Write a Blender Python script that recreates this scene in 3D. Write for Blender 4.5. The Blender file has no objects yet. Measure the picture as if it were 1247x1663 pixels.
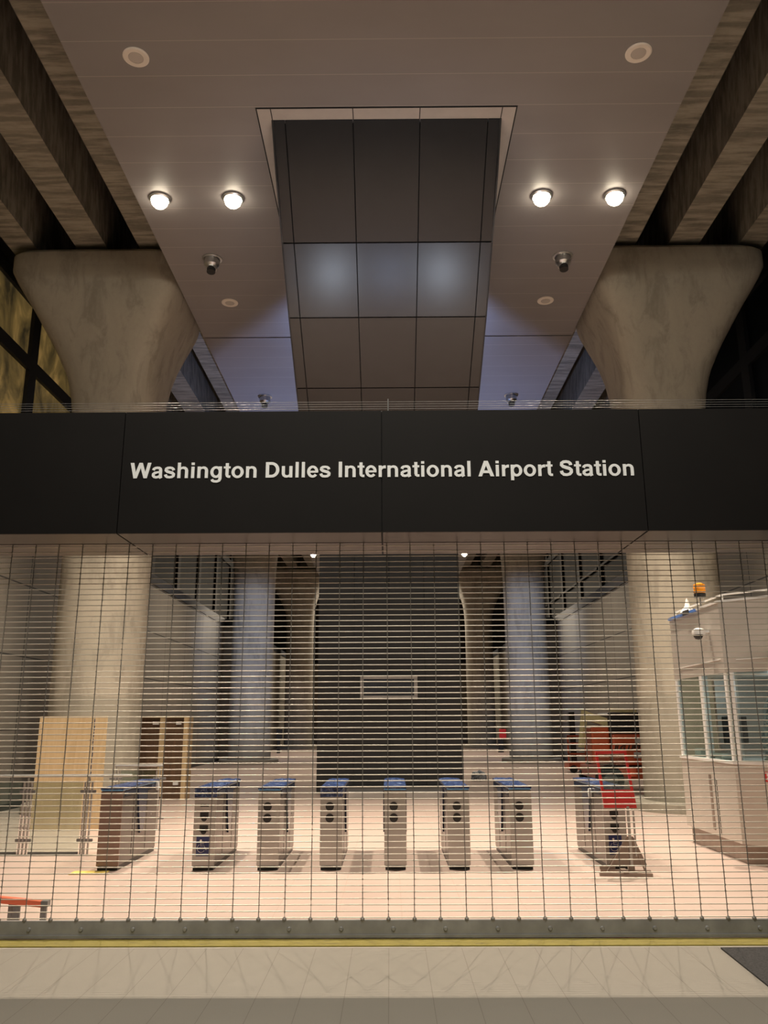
import bpy, bmesh, math, random
from mathutils import Vector, Matrix
random.seed(7)
S = bpy.context.scene
COL = S.collection
R = math.radians
PI = math.pi

# ------------------------------------------------------------------ camera
# x to the right, y into the station, z up; the camera stands at the origin, 1.75 m up
F = 1350.0
cd = bpy.data.cameras.new('camera'); cam = bpy.data.objects.new('camera', cd); COL.objects.link(cam)
S.camera = cam
cd.sensor_fit = 'VERTICAL'; cd.sensor_height = 24.0
cd.lens = F / 1663.0 * 24.0
cd.clip_start = 0.05; cd.clip_end = 300
cam.matrix_world = (Matrix.Translation((0, 0, 1.75)) @ Matrix.Rotation(R(0.33), 4, 'Z')
                    @ Matrix.Rotation(R(90 + 14.15), 4, 'X') @ Matrix.Rotation(R(-0.24), 4, 'Z'))

# ------------------------------------------------------------------ world and exposure
w = bpy.data.worlds.new('world'); S.world = w; w.use_nodes = True
w.node_tree.nodes['Background'].inputs[0].default_value = (1.0, 0.93, 0.86, 1)
w.node_tree.nodes['Background'].inputs[1].default_value = 0.02
S.view_settings.view_transform = 'Standard'; S.view_settings.look = 'None'
S.view_settings.gamma = 1; S.view_settings.use_curve_mapping = False
S.view_settings.exposure = 0.0

# ------------------------------------------------------------------ large lights
def area(name, loc, target, sx, sy, power, col):
    l = bpy.data.lights.new(name, 'AREA'); l.shape = 'RECTANGLE'; l.size = sx; l.size_y = sy
    l.energy = power; l.color = col
    o = bpy.data.objects.new(name, l); COL.objects.link(o); o.location = loc
    o.rotation_euler = (Vector(target) - Vector(loc)).to_track_quat('-Z', 'Y').to_euler()
    return o
WARM = (1.0, 0.84, 0.67)
LAMP_W = 4400          # each lit ceiling lamp over the fare gates
LAMP_FAR_W = 3000
for sx in (-1, 1):
    area('hall_fill', (sx * 3.0, -1.0, 11.1), (sx * .5, 9, 3.0), 1.2, 1.2, 370, (1.0, 0.93, 0.82))  # added soft fill standing in for unseen hall fixtures
hl = area('hall_fill', (0, 2.2, 11.15), (0, 3.6, 0), 5, 1.0, 330, (1.0, 0.93, 0.82)); hl.data.spread = R(120)  # added overhead fill, no fixture of its own
area('platform_fill', (0, 62, 10.9), (0, 50, 0), 8, 6, 1300, (1.0, 0.85, 0.66))  # added soft fill for the far end, no fixture there
def spot(name, loc, target, deg, power, col, blend=0.3, rad=0.1):
    l = bpy.data.lights.new(name, 'SPOT'); l.spot_size = R(deg); l.energy = power; l.color = col
    l.spot_blend = blend; l.shadow_soft_size = rad
    o = bpy.data.objects.new(name, l); COL.objects.link(o); o.location = loc
    o.rotation_euler = (Vector(target) - Vector(loc)).to_track_quat('-Z', 'Y').to_euler()
    return o
BLUE = (0.42, 0.55, 1.0)
for sx in (-1, 1):
    spot('added_blue_uplight', (sx * 2.4, 24.0, 7.0), (sx * 2.9, 22.6, 11.25), 130, 540, BLUE, 0.3, 0.02)  # added to turn the ceiling blue, source out of view
    spot('blue_column_fill', (sx * 2.6, 27.5, 8.6), (sx * 6.3, 38, 4.2), 42, 2600, (0.55, 0.66, 1.0), 0.7, 0.3)  # added blue fill on the second piers, without a fixture
    spot('added_gate_glint', (sx * 1.55, 12.1, 1.06), (sx * .95, 13.45, 9.6), 52, 200, (0.75, 0.85, 1.0), 1.0, 0.10)  # added spots imitating lamp glints thrown up by the gate tops
spot('added_gate_glint', (0.06, 12.1, 1.06), (0, 13.4, 9.6), 46, 90, (0.6, 0.72, 1.0), 1.0, 0.2)  # added centre spot for the same imitated glint

# ------------------------------------------------------------------ materials
def nt(name):
    m = bpy.data.materials.new(name); m.use_nodes = True
    t = m.node_tree; return m, t, t.nodes['Principled BSDF']
def coords(t, scale=(1, 1, 1)):
    tc = t.nodes.new('ShaderNodeTexCoord'); mp = t.nodes.new('ShaderNodeMapping')
    mp.inputs['Scale'].default_value = scale
    t.links.new(tc.outputs['Object'], mp.inputs['Vector']); return mp.outputs[0]
def noise(t, vec, scale, detail=4, rough=0.55, dist=0.0):
    n = t.nodes.new('ShaderNodeTexNoise'); n.inputs['Scale'].default_value = scale
    n.inputs['Detail'].default_value = detail; n.inputs['Roughness'].default_value = rough
    n.inputs['Distortion'].default_value = dist
    t.links.new(vec, n.inputs['Vector']); return n.outputs['Fac']
def ramp(t, fac, stops):
    r = t.nodes.new('ShaderNodeValToRGB'); e = r.color_ramp.elements
    while len(e) < len(stops): e.new(0.5)
    for k, (p, c) in enumerate(stops):
        e[k].position = p; e[k].color = (c[0], c[1], c[2], 1)
    t.links.new(fac, r.inputs[0]); return r.outputs[0]
def mixc(t, fac, a, b, mode='MIX'):
    m = t.nodes.new('ShaderNodeMix'); m.data_type = 'RGBA'; m.blend_type = mode
    for sock, v in ((m.inputs['Factor'], fac), (m.inputs[6], a), (m.inputs[7], b)):
        if hasattr(v, 'is_linked'): t.links.new(v, sock)
        elif isinstance(v, (int, float)): sock.default_value = v
        else: sock.default_value = (*v, 1)
    return m.outputs[2]
def math_(t, op, a, b=None):
    m = t.nodes.new('ShaderNodeMath'); m.operation = op
    for i, v in enumerate((a, b)):
        if v is None: continue
        if hasattr(v, 'is_linked'): t.links.new(v, m.inputs[i])
        else: m.inputs[i].default_value = v
    return m.outputs[0]
def bump(t, b, h, strength=0.3, dist=0.01):
    n = t.nodes.new('ShaderNodeBump'); n.inputs['Strength'].default_value = strength
    n.inputs['Distance'].default_value = dist
    t.links.new(h, n.inputs['Height']); t.links.new(n.outputs[0], b.inputs['Normal'])
def simple(name, c, rough=0.5, metal=0.0, var=0.12, scale=6, bmp=0.0, spec=0.5):
    m, t, b = nt(name)
    v = coords(t); n = noise(t, v, scale)
    lo = [x * (1 - var) for x in c]; hi = [min(1, x * (1 + var)) for x in c]
    t.links.new(ramp(t, n, [(0.3, lo), (0.7, hi)]), b.inputs['Base Color'])
    b.inputs['Roughness'].default_value = rough; b.inputs['Metallic'].default_value = metal
    b.inputs['Specular IOR Level'].default_value = spec
    if bmp: bump(t, b, noise(t, v, scale * 3), bmp)
    return m
def emit(name, c, s):
    m, t, b = nt(name); b.inputs['Base Color'].default_value = (*c, 1)
    b.inputs['Emission Color'].default_value = (*c, 1); b.inputs['Emission Strength'].default_value = s
    return m
def lines(t, axis, period, width, offset=0.0, scale_vec=None):
    """1 on a thin line every period along axis"""
    tc = t.nodes.new('ShaderNodeTexCoord'); sp = t.nodes.new('ShaderNodeSeparateXYZ')
    t.links.new(tc.outputs['Object'], sp.inputs[0])
    a = math_(t, 'ADD', sp.outputs[axis], 1000 * period - offset)
    a = math_(t, 'DIVIDE', a, period); a = math_(t, 'FRACT', a)
    return math_(t, 'LESS_THAN', a, width / period)

def concrete(name, base, dark, board=0.0):
    m, t, b = nt(name)
    v = coords(t, (1, 1, 0.35)); n1 = noise(t, v, 1.3, 6, 0.65, 0.6)
    v2 = coords(t); n2 = noise(t, v2, 14, 6, 0.7)
    c = ramp(t, n1, [(0.3, dark), (0.5, base), (0.75, [x * 1.18 for x in base])])
    c = mixc(t, 0.35, c, ramp(t, n2, [(0.3, dark), (0.65, base)]), 'MIX')
    if board:
        v3 = coords(t, (0.6, 5.0, 1)); n3 = noise(t, v3, 1.4, 4, 0.6)
        c = mixc(t, 0.75, c, ramp(t, n3, [(0.38, [x * 0.45 for x in dark]), (0.58, base)]), 'MULTIPLY') if False else mixc(t, board, c, ramp(t, n3, [(0.42, [x * 0.4 for x in dark]), (0.6, base)]))
    if not board:
        tc = t.nodes.new('ShaderNodeTexCoord'); sp = t.nodes.new('ShaderNodeSeparateXYZ'); t.links.new(tc.outputs['Object'], sp.inputs[0])
        n5 = noise(t, coords(t, (2.5, 2.5, .9)), 1.1, 6, 0.65, 0.5)
        c = mixc(t, 0.38, c, ramp(t, n5, [(0.38, [x * 0.62 for x in dark]), (0.5, base), (0.7, [x * 1.1 for x in base])]))
        low = math_(t, 'LESS_THAN', math_(t, 'ADD', sp.outputs[2], math_(t, 'MULTIPLY', n5, 0.12)), 2.33)
        c = mixc(t, math_(t, 'MULTIPLY', low, 0.45), c, [dark[0] * .78, dark[1] * .84, dark[2] * .84])
    t.links.new(c, b.inputs['Base Color']); b.inputs['Roughness'].default_value = 0.85
    bump(t, b, n2, 0.25, 0.01); return m
M = {}
M['concrete'] = concrete('pier_concrete', (0.38, 0.345, 0.275), (0.27, 0.245, 0.195))
M['girder'] = concrete('girder_concrete', (0.33, 0.305, 0.245), (0.18, 0.165, 0.13), 0.55)
M['dark_deck'] = simple('dark_deck', (0.05, 0.05, 0.05), 0.9)
def ceiling_mat():
    m, t, b = nt('taupe_ceiling_panel')
    v = coords(t, (0.4, 1, 1)); n = noise(t, v, 1.1, 3)
    c = ramp(t, n, [(0.3, (0.235, 0.22, 0.22)), (0.7, (0.262, 0.247, 0.246))])
    ln = lines(t, 1, 0.669, 0.012, 9.9)
    c = mixc(t, ln, c, (0.38, 0.345, 0.325))
    t.links.new(c, b.inputs['Base Color']); b.inputs['Roughness'].default_value = 0.42
    return m
M['ceiling'] = ceiling_mat()
M['trim'] = simple('pale_trim', (0.46, 0.43, 0.40), 0.5, var=0.04)
M['shaft'] = simple('dark_metal_cladding', (0.021, 0.022, 0.025), 0.24, 0.1, 0.06, 2, 0, .42)
M['shaft_wall'] = simple('black_cladding', (0.018, 0.019, 0.02), 0.5, 0.0, 0.1, 2)
M['joint'] = simple('black_joint', (0.01, 0.01, 0.01), 0.8)
M['fascia'] = simple('black_brown_fascia', (0.0065, 0.0052, 0.0042), 0.6, 0.0, 0.12, 2, 0, .18)
M['soffit'] = simple('bronze_soffit', (0.055, 0.046, 0.040), 0.38, 0.5, 0.08, 2)
M['letters'] = simple('white_letters', (0.86, 0.87, 0.85), 0.5, var=0.02)
M['rod'] = simple('satin_aluminium_rod', (0.55, 0.51, 0.43), 0.5, 0.5, 0.06, 3)
M['link'] = simple('dull_link_steel', (0.20, 0.185, 0.16), 0.5, 0.4, 0.1, 8)
M['bar'] = simple('galvanised_bar', (0.30, 0.30, 0.29), 0.36, 0.35, 0.18, 5, 0.05)
M['steel'] = simple('brushed_steel', (0.42, 0.405, 0.385), 0.36, 0.72, 0.06, 3)
M['steel_side'] = simple('side_steel', (0.15, 0.13, 0.115), 0.3, 0.75, 0.1, 2)
M['brown_steel'] = simple('brown_lit_steel', (0.27, 0.19, 0.155), 0.35, 0.6, 0.12, 3)  # brown light on the leftmost gate front is put into the colour
M['black'] = simple('black_plastic', (0.012, 0.012, 0.012), 0.4)
M['rubber'] = simple('black_rubber', (0.02, 0.02, 0.02), 0.85)
M['navy'] = simple('navy_sign', (0.018, 0.03, 0.13), 0.4)
M['white'] = simple('white_plastic', (0.80, 0.79, 0.76), 0.4, var=0.03)
def film_mat():
    m, t, b = nt('blue_protective_film')
    v = coords(t); n = noise(t, v, 16, 5, 0.6, 1.0)
    t.links.new(ramp(t, n, [(0.35, (0.012, 0.022, 0.075)), (0.55, (0.03, 0.06, 0.17)), (0.72, (0.20, 0.28, 0.42))]), b.inputs['Base Color'])
    b.inputs['Roughness'].default_value = 0.14; bump(t, b, n, 0.9, 0.03); return m
M['film'] = film_mat()
M['blue_band'] = simple('blue_edge_film', (0.10, 0.30, 0.58), 0.25, 0, 0.15, 20, 0.1)
M['dark_glass'] = simple('dark_blue_glass', (0.03, 0.04, 0.075), 0.12)
M['yellow'] = None
def yellow_mat():
    m, t, b = nt('worn_yellow_paint')
    v = coords(t, (1, 6, 1)); n = noise(t, v, 5, 6, 0.7)
    t.links.new(ramp(t, n, [(0.30, (0.09, 0.075, 0.03)), (0.45, (0.24, 0.195, 0.03)), (0.8, (0.32, 0.27, 0.045))]), b.inputs['Base Color'])
    b.inputs['Roughness'].default_value = 0.55; bump(t, b, n, 0.4); return m
M['yellow'] = yellow_mat()
def floor_out():
    m, t, b = nt('tan_floor_tile')
    v = coords(t); n = noise(t, v, 1.5, 5); n2 = noise(t, v, 220, 2)
    c = ramp(t, n, [(0.3, (0.262, 0.24, 0.20)), (0.7, (0.276, 0.253, 0.211))])
    c = mixc(t, 0.12, c, ramp(t, n2, [(0.35, (0.25, 0.22, 0.18)), (0.65, (0.62, 0.57, 0.48))]))
    c = mixc(t, lines(t, 0, 0.29, 0.005, -0.02), c, (0.20, 0.18, 0.145))
    t.links.new(c, b.inputs['Base Color']); b.inputs['Roughness'].default_value = 0.45
    return m
def floor_in():
    m, t, b = nt('pink_floor_tile')
    v = coords(t); n = noise(t, v, 0.9, 5); n2 = noise(t, v, 150, 2)
    c = ramp(t, n, [(0.3, (0.52, 0.405, 0.35)), (0.7, (0.57, 0.45, 0.39))])
    c = mixc(t, 0.1, c, ramp(t, n2, [(0.35, (0.4, 0.3, 0.25)), (0.65, (0.7, 0.58, 0.5))]))
    l = math_(t, 'MAXIMUM', lines(t, 0, 0.6, 0.005, 0.1), lines(t, 1, 0.6, 0.006, 0.2))
    c = mixc(t, l, c, (0.46, 0.34, 0.28))
    t.links.new(c, b.inputs['Base Color']); b.inputs['Roughness'].default_value = 0.28
    return m
M['floor_out'] = floor_out(); M['floor_in'] = floor_in()
M['threshold'] = simple('pale_threshold', (0.33, 0.30, 0.25), 0.6)
def panel_wall():
    m, t, b = nt('beige_wall_panel')
    v = coords(t, (1, 1, 0.3)); n = noise(t, v, 1.2, 3)
    c = ramp(t, n, [(0.3, (0.25, 0.232, 0.195)), (0.7, (0.29, 0.268, 0.228))])
    l = math_(t, 'MAXIMUM', lines(t, 2, 1.54, 0.03, 1.60), lines(t, 1, 2.9, 0.03, 0.9))
    c = mixc(t, l, c, (0.03, 0.028, 0.025))
    t.links.new(c, b.inputs['Base Color']); b.inputs['Roughness'].default_value = 0.5
    b.inputs['Metallic'].default_value = 0.15
    return m
M['wall'] = panel_wall()
M['ledge'] = simple('blue_grey_ledge', (0.03, 0.035, 0.045), 0.5)
M['mullion'] = simple('dark_mullion', (0.007, 0.008, 0.009), 0.6, 0.0)
M['night_glass'] = simple('night_glass', (0.004, 0.006, 0.008), 0.6, 0, 0.5, 1, 0, .15)
def amber():
    m, t, b = nt('amber_lit_glass')
    v = coords(t, (1, 0.6, 0.4)); n = noise(t, v, 1.6, 4, 0.6, 0.8)
    c = ramp(t, n, [(0.34, (0.035, 0.026, 0.012)), (0.52, (0.17, 0.11, 0.035)), (0.72, (0.48, 0.29, 0.09))])
    t.links.new(c, b.inputs['Emission Color']); b.inputs['Emission Strength'].default_value = 0.55
    b.inputs['Base Color'].default_value = (0.03, 0.03, 0.02, 1); b.inputs['Roughness'].default_value = 0.2
    return m
M['amber'] = amber()
def wood(name, a, bb):
    m, t, b = nt(name)
    v = coords(t, (3, 3, 0.35)); n = noise(t, v, 3.0, 5, 0.6, 1.2)
    t.links.new(ramp(t, n, [(0.3, a), (0.7, bb)]), b.inputs['Base Color'])
    b.inputs['Roughness'].default_value = 0.6; return m
M['ply'] = wood('plywood', (0.50, 0.36, 0.19), (0.62, 0.47, 0.27))
M['brown_wood'] = wood('brown_door', (0.09, 0.05, 0.025), (0.16, 0.09, 0.045))
M['orange'] = simple('orange_paint', (0.44, 0.085, 0.03), 0.4, 0, 0.15)
M['red'] = simple('red_plastic', (0.60, 0.035, 0.035), 0.35, 0, 0.08)
M['orange_bar'] = simple('orange_red_bar', (0.72, 0.15, 0.07), 0.4)
M['amber_lens'] = simple('orange_lens', (0.95, 0.36, 0.03), 0.2, 0, 0.05)
M['pale_yellow'] = simple('pale_yellow_steel', (0.50, 0.46, 0.25), 0.5)
M['kiosk'] = simple('beige_kiosk_panel', (0.58, 0.53, 0.47), 0.38, 0.25, 0.04, 2)
M['kiosk_base'] = simple('brown_kiosk_plinth', (0.28, 0.22, 0.18), 0.4, 0.4)  # the steel plinth's brown reflection is put into this colour
M['tape'] = simple('blue_tape', (0.08, 0.22, 0.65), 0.4)
M['paper'] = simple('pale_paper', (0.74, 0.74, 0.70), 0.7, 0, 0.06, 20)
M['yellow_paper'] = simple('yellow_paper', (0.80, 0.62, 0.16), 0.7)
M['mat'] = simple('dark_grey_mat', (0.045, 0.043, 0.042), 0.95, 0, 0.4, 60, 0.6)
M['grey'] = simple('grey_steel', (0.22, 0.22, 0.22), 0.4, 0.5)
M['frame_grey'] = simple('pale_grey_frame', (0.44, 0.44, 0.43), 0.5)
M['screen'] = simple('dark_screen', (0.045, 0.055, 0.07), 0.25)
M['can'] = simple('silver_can', (0.55, 0.55, 0.54), 0.28, 0.9)
M['speaker_ring'] = simple('white_speaker_ring', (0.80, 0.74, 0.66), 0.6, 0, 0.02)
M['speaker_mesh'] = simple('grey_speaker_mesh', (0.50, 0.46, 0.42), 0.7, 0, 0.02)
M['lens'] = emit('lit_lamp_lens', (1.0, 0.87, 0.66), 22)
def glass_mat(name, tint, alpha=0.22):
    m = bpy.data.materials.new(name); m.use_nodes = True; t = m.node_tree
    t.nodes.remove(t.nodes['Principled BSDF'])
    o = t.nodes['Material Output']; g = t.nodes.new('ShaderNodeBsdfGlossy'); tr = t.nodes.new('ShaderNodeBsdfTransparent')
    g.inputs['Roughness'].default_value = 0.03; g.inputs[0].default_value = (*tint, 1)
    tr.inputs[0].default_value = (0.82, 0.88, 0.86, 1)
    mx = t.nodes.new('ShaderNodeMixShader'); mx.inputs[0].default_value = alpha
    t.links.new(tr.outputs[0], mx.inputs[1]); t.links.new(g.outputs[0], mx.inputs[2]); t.links.new(mx.outputs[0], o.inputs[0])
    return m
M['glass'] = glass_mat('clear_glass', (0.8, 0.9, 0.88), 0.12)
M['kiosk_glass'] = glass_mat('kiosk_glass', (0.75, 0.85, 0.9), 0.2)
def wrap_mat():
    m, t, b = nt('bubble_wrap')
    v = coords(t); n = noise(t, v, 9, 6, 0.7, 1.5)
    t.links.new(ramp(t, n, [(0.35, (0.10, 0.13, 0.16)), (0.5, (0.30, 0.37, 0.43)), (0.65, (0.62, 0.68, 0.72))]), b.inputs['Base Color'])
    b.inputs['Roughness'].default_value = 0.2; bump(t, b, n, 0.6, 0.03); return m
M['wrap'] = wrap_mat()

# ------------------------------------------------------------------ helpers
class MB:
    def __init__(s): s.bm = bmesh.new()
    def box(s, x0, x1, y0, y1, z0, z1, bev=0.0):
        r = bmesh.ops.create_cube(s.bm, size=1.0)
        for v in r['verts']:
            v.co = Vector((x0 + (v.co.x + .5) * (x1 - x0), y0 + (v.co.y + .5) * (y1 - y0), z0 + (v.co.z + .5) * (z1 - z0)))
        if bev:
            es = list({e for v in r['verts'] for e in v.link_edges})
            bmesh.ops.bevel(s.bm, geom=es, offset=bev, segments=2, affect='EDGES', profile=0.5)
        return s
    def obox(s, c, size, rot=(0, 0, 0)):
        from mathutils import Euler
        m = Euler(rot).to_matrix()
        r = bmesh.ops.create_cube(s.bm, size=1.0)
        for v in r['verts']:
            v.co = Vector(c) + m @ Vector((v.co.x * size[0], v.co.y * size[1], v.co.z * size[2]))
        return s
    def cyl(s, p0, p1, r0, r1=None, n=16):
        p0 = Vector(p0); p1 = Vector(p1); r1 = r0 if r1 is None else r1
        d = p1 - p0; q = d.to_track_quat('Z', 'Y').to_matrix()
        r = bmesh.ops.create_cone(s.bm, cap_ends=True, segments=n, radius1=r0, radius2=r1, depth=d.length)
        for v in r['verts']: v.co = (p0 + p1) / 2 + q @ v.co
        return s
    def beam(s, p0, p1, w_, h_):
        p0 = Vector(p0); p1 = Vector(p1); d = p1 - p0; q = d.to_track_quat('Z', 'Y').to_matrix()
        r = bmesh.ops.create_cube(s.bm, size=1.0)
        for v in r['verts']: v.co = (p0 + p1) / 2 + q @ Vector((v.co.x * w_, v.co.y * h_, v.co.z * d.length))
        return s
    def prism(s, pts, fn, a, b):
        """pts 2-D loop, fn(p, q, t) -> 3-D; extruded from t=a to t=b"""
        lo = [s.bm.verts.new(fn(p, q, a)) for p, q in pts]; hi = [s.bm.verts.new(fn(p, q, b)) for p, q in pts]
        n = len(pts)
        s.bm.faces.new(lo); s.bm.faces.new(hi[::-1])
        for i in range(n): s.bm.faces.new((lo[i], hi[i], hi[(i + 1) % n], lo[(i + 1) % n]))
        return s
    def rings(s, rings):
        vs = [[s.bm.verts.new(p) for p in r] for r in rings]; n = len(vs[0])
        for a, b in zip(vs, vs[1:]):
            for i in range(n): s.bm.faces.new((a[i], a[(i + 1) % n], b[(i + 1) % n], b[i]))
        s.bm.faces.new(vs[0][::-1]); s.bm.faces.new(vs[-1]); return s
    def lathe(s, prof, c=(0, 0, 0), n=32):
        return s.rings([[(c[0] + r * math.cos(2 * PI * k / n), c[1] + r * math.sin(2 * PI * k / n), c[2] + z) for k in range(n)] for r, z in prof])
    def build(s, name, mat, parent=None, smooth=False, loc=None):
        bmesh.ops.recalc_face_normals(s.bm, faces=s.bm.faces[:])
        me = bpy.data.meshes.new(name); s.bm.to_mesh(me); s.bm.free()
        if smooth:
            for p in me.polygons: p.use_smooth = True
            try: me.set_sharp_from_angle(angle=R(28))
            except Exception: pass
        me.materials.append(mat)
        o = bpy.data.objects.new(name, me); COL.objects.link(o)
        if parent: o.parent = parent
        if loc: o.location = loc
        return o
XZ = lambda p, q, t: (p, t, q)
YZ = lambda p, q, t: (t, p, q)
XY = lambda p, q, t: (p, q, t)
def struct(o): o['kind'] = 'structure'; return o
def tag(o, label, cat, group=None, kind=None):
    o['label'] = label; o['category'] = cat
    if group: o['group'] = group
    if kind: o['kind'] = kind
    return o
def empty(name, loc, rz=0):
    o = bpy.data.objects.new(name, None); COL.objects.link(o); o.location = loc; o.rotation_euler = (0, 0, rz)
    o.empty_display_size = 0.1; return o
def copy_tree(o, parent=None):
    c = o.copy(); COL.objects.link(c); c.parent = parent
    for ch in [x for x in kids if x.parent == o]: copy_tree(ch, c)
    return c
kids = []
def dup(o, loc, label, rz=None):
    global kids
    kids = list(bpy.data.objects)
    c = copy_tree(o); c.location = loc; c['label'] = label
    if rz is not None: c.rotation_euler[2] = rz
    return c
def text_mesh(name, s, size, mat, parent, loc, rot, width=None, offset=0.0, ext=0.006, shear=0.0):
    cu = bpy.data.curves.new('tmp', 'FONT'); cu.body = s; cu.size = size; cu.extrude = ext; cu.offset = offset
    cu.shear = shear
    tmp = bpy.data.objects.new('tmp', cu); COL.objects.link(tmp)
    bpy.context.view_layer.update()
    me = bpy.data.meshes.new_from_object(tmp.evaluated_get(bpy.context.evaluated_depsgraph_get()))
    bpy.data.objects.remove(tmp); bpy.data.curves.remove(cu)
    me.materials.clear(); me.materials.append(mat)
    xs = [v.co.x for v in me.vertices]; k = (width / (max(xs) - min(xs))) if width else 1
    x0 = min(xs)
    for v in me.vertices: v.co.x = (v.co.x - x0) * k
    o = bpy.data.objects.new(name, me); COL.objects.link(o)
    if parent: o.parent = parent
    o.location = loc; o.rotation_euler = rot
    return o

# ================================================================== SETTING
CZ = 11.25; CX = 4.68
struct(MB().box(-14, 14, -8, 7.27, -0.3, 0).build('floor', M['floor_out']))
struct(MB().box(-14, 14, 7.56, 80, -0.3, 0).build('floor', M['floor_in']))
struct(MB().box(-14, 14, 7.27, 7.56, -0.3, -0.002).build('trim_1', M['threshold']))
struct(MB().box(-14, 14, 7.32, 7.535, -0.002, 0.006).build('trim_2', M['yellow']))
struct(MB().box(-CX, CX, -8, 19.40, CZ, CZ + .45).build('ceiling', M['ceiling']))
struct(MB().box(-CX, CX, 19.46, 80, CZ, CZ + .45).build('ceiling', M['ceiling']))
struct(MB().box(-CX + .02, CX - .02, 19.38, 19.48, CZ + .06, CZ + .4).build('trim_3', M['joint']))
struct(MB().box(-14, 14, -8, 80, 13.7, 14.0).build('ceiling', M['dark_deck']))
# side walls inside the station
for s, nm in ((-1, 'wall_left'), (1, 'wall_right')):
    X = 8.0 * s
    struct(MB().box(min(X, X + .3 * s), max(X, X + .3 * s), 8.3, 40.5, 0, 6.28).box(min(X - .45 * s, X), max(X - .45 * s, X), 40.2, 72, 0, 6.28).build(nm, M['wall']))
    struct(MB().box(min(X - .03 * s, X + 2 * s), max(X - .03 * s, X + 2 * s), 8.3, 40.5, 6.29, 6.62).box(min(X - .5 * s, X + 2 * s), max(X - .5 * s, X + 2 * s), 40.5, 72, 6.29, 6.62).build('trim_4' if s < 0 else 'trim_5', M['ledge']))
    struct(MB().box(min(X - .06 * s, X), max(X - .06 * s, X), 8.3, 40.2, 0, .12).build('baseboard_left' if s < 0 else 'baseboard_right', M['black']))
struct(MB().box(-9, 9, 72, 72.3, 0, 6.6).build('wall_back', M['wall']))
struct(MB().box(-14, 14, 72.4, 72.6, 0, 13.7).build('wall_far', M['dark_deck']))
# glazed upper side walls, a bay at a time
wn = 1
for s in (-1, 1):
    X = 9.6 * s
    struct(MB().box(min(X + .5 * s, X + 1.2 * s), max(X + .5 * s, X + 1.2 * s), 7, 72, 0, 13.7).build('wall_outer', M['dark_deck']))
    y = 8.2
    while y < 60:
        lit = s < 0 and y < 27
        e = bpy.data.objects.new('window_%d' % wn, None); COL.objects.link(e); struct(e); wn += 1
        e.location = (X, y, 6.62)
        f = MB()
        f.box(-.12, .12, -.22, .22, 0, 6.4)
        f.box(-.12, .12, .22, 3.9, 4.2, 4.55); f.box(-.12, .12, .22, 3.9, 6.0, 6.4); f.box(-.12, .12, .22, 3.9, 0, .2)
        f.box(-.16, -.1, .3, 3.8, 1.8, 1.9)
        f.build('window_frame', M['mullion'], e)
        MB().box(-.02, .02, .22, 3.9, .2, 6.0).build('pane', M['amber'] if lit else M['night_glass'], e)
        y += 4.12
# pale trim where the cladding passes through the ceiling
struct(MB().box(-2.07, 2.07, 11.28, 11.53, CZ - .012, CZ - .001).box(-2.07, -1.86, 11.53, 14.0, CZ - .012, CZ - .001).box(1.86, 2.07, 11.53, 14.0, CZ - .012, CZ - .001).build('trim_6', M['trim']))
j = MB()
for x0, x1, y0, y1 in ((-2.09, 2.09, 11.262, 11.282), (-2.09, -2.07, 11.28, 14.2), (2.07, 2.09, 11.28, 14.2), (-.545, -.53, 11.28, 11.53), (.53, .545, 11.28, 11.53), (-1.86, -1.845, 11.28, 11.53), (1.845, 1.86, 11.28, 11.53)):
    j.box(x0, x1, y0, y1, CZ - .014, CZ - .002)
struct(j.build('trim_7', M['joint']))

# ================================================================== PIERS
def interp(tab, z):
    for (a, va), (b, vb) in zip(tab, tab[1:]):
        if z <= b: 
            k = (z - a) / (b - a); return va + (vb - va) * k
    return tab[-1][1]
HX = [(0, .95), (7.6, .93), (8.3, .92), (8.8, .96), (9.3, 1.06), (9.9, 1.32), (10.35, 1.56), (10.8, 1.81), (11.2, 2.06), (11.5, 2.24), (11.6, 2.28), (12.1, 2.28)]
HY = [(0, .95), (8.0, .95), (8.8, 1.0), (9.3, 1.05), (9.9, 1.15), (10.4, 1.28), (10.8, 1.38), (11.3, 1.48), (11.6, 1.52), (12, 1.52)]
NN = [(0, 2), (6.5, 2.1), (8.3, 2.8), (9.5, 4), (10.5, 6), (11.6, 8), (12, 8)]
HXI = [(0, .95), (8.3, .93), (9.1, .96), (9.6, 1.02), (10.0, 1.10), (10.46, 1.24), (10.8, 1.37), (11.1, 1.48), (11.3, 1.50), (12, 1.50)]
def pier(s, y, label):
    e = empty('concrete_pier', (6.2 * s, y, 0)); tag(e, label, 'column', 'flared concrete piers')
    zs = [.18, 1, 2.25, 2.28, 4, 6, 7.2] + [7.6 + .2 * k for k in range(21)] + [11.62, 11.64, 11.93, 12.0]
    rs = []
    for z in zs:
        hx, hy, n = interp(HX, z), interp(HY, z), interp(NN, z); hi = interp(HXI, z)
        if z == 12.0: hx -= .08; hy -= .04; hi -= .04
        if 11.63 < z < 11.95: hx += .004; hy += .006
        ring = []
        for k in range(96):
            a = 2 * PI * k / 96; c, sn = math.cos(a), math.sin(a)
            ring.append(((hx if c * s > 0 else hi) * math.copysign(abs(c) ** (2 / n), c), hy * math.copysign(abs(sn) ** (2 / n), sn), z))
        rs.append(ring)
    MB().rings(rs).build('shaft', M['concrete'], e, True)
    MB().lathe([(1.3, 0), (1.3, .16), (1.27, .18)], n=64).build('plinth', M['concrete'], e, True)
    MB().box(-1.3, 1.3, -.9, .9, 12.0, 12.13).build('bearing_seat', M['girder'], e)
pier(-1, 18, 'nearest flared concrete pier on the left, behind the plywood boards')
pier(1, 18, 'nearest flared concrete pier on the right, behind the glazed kiosk')
pier(-1, 38, 'second flared concrete pier on the left, tinged blue by lamp light')
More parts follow.
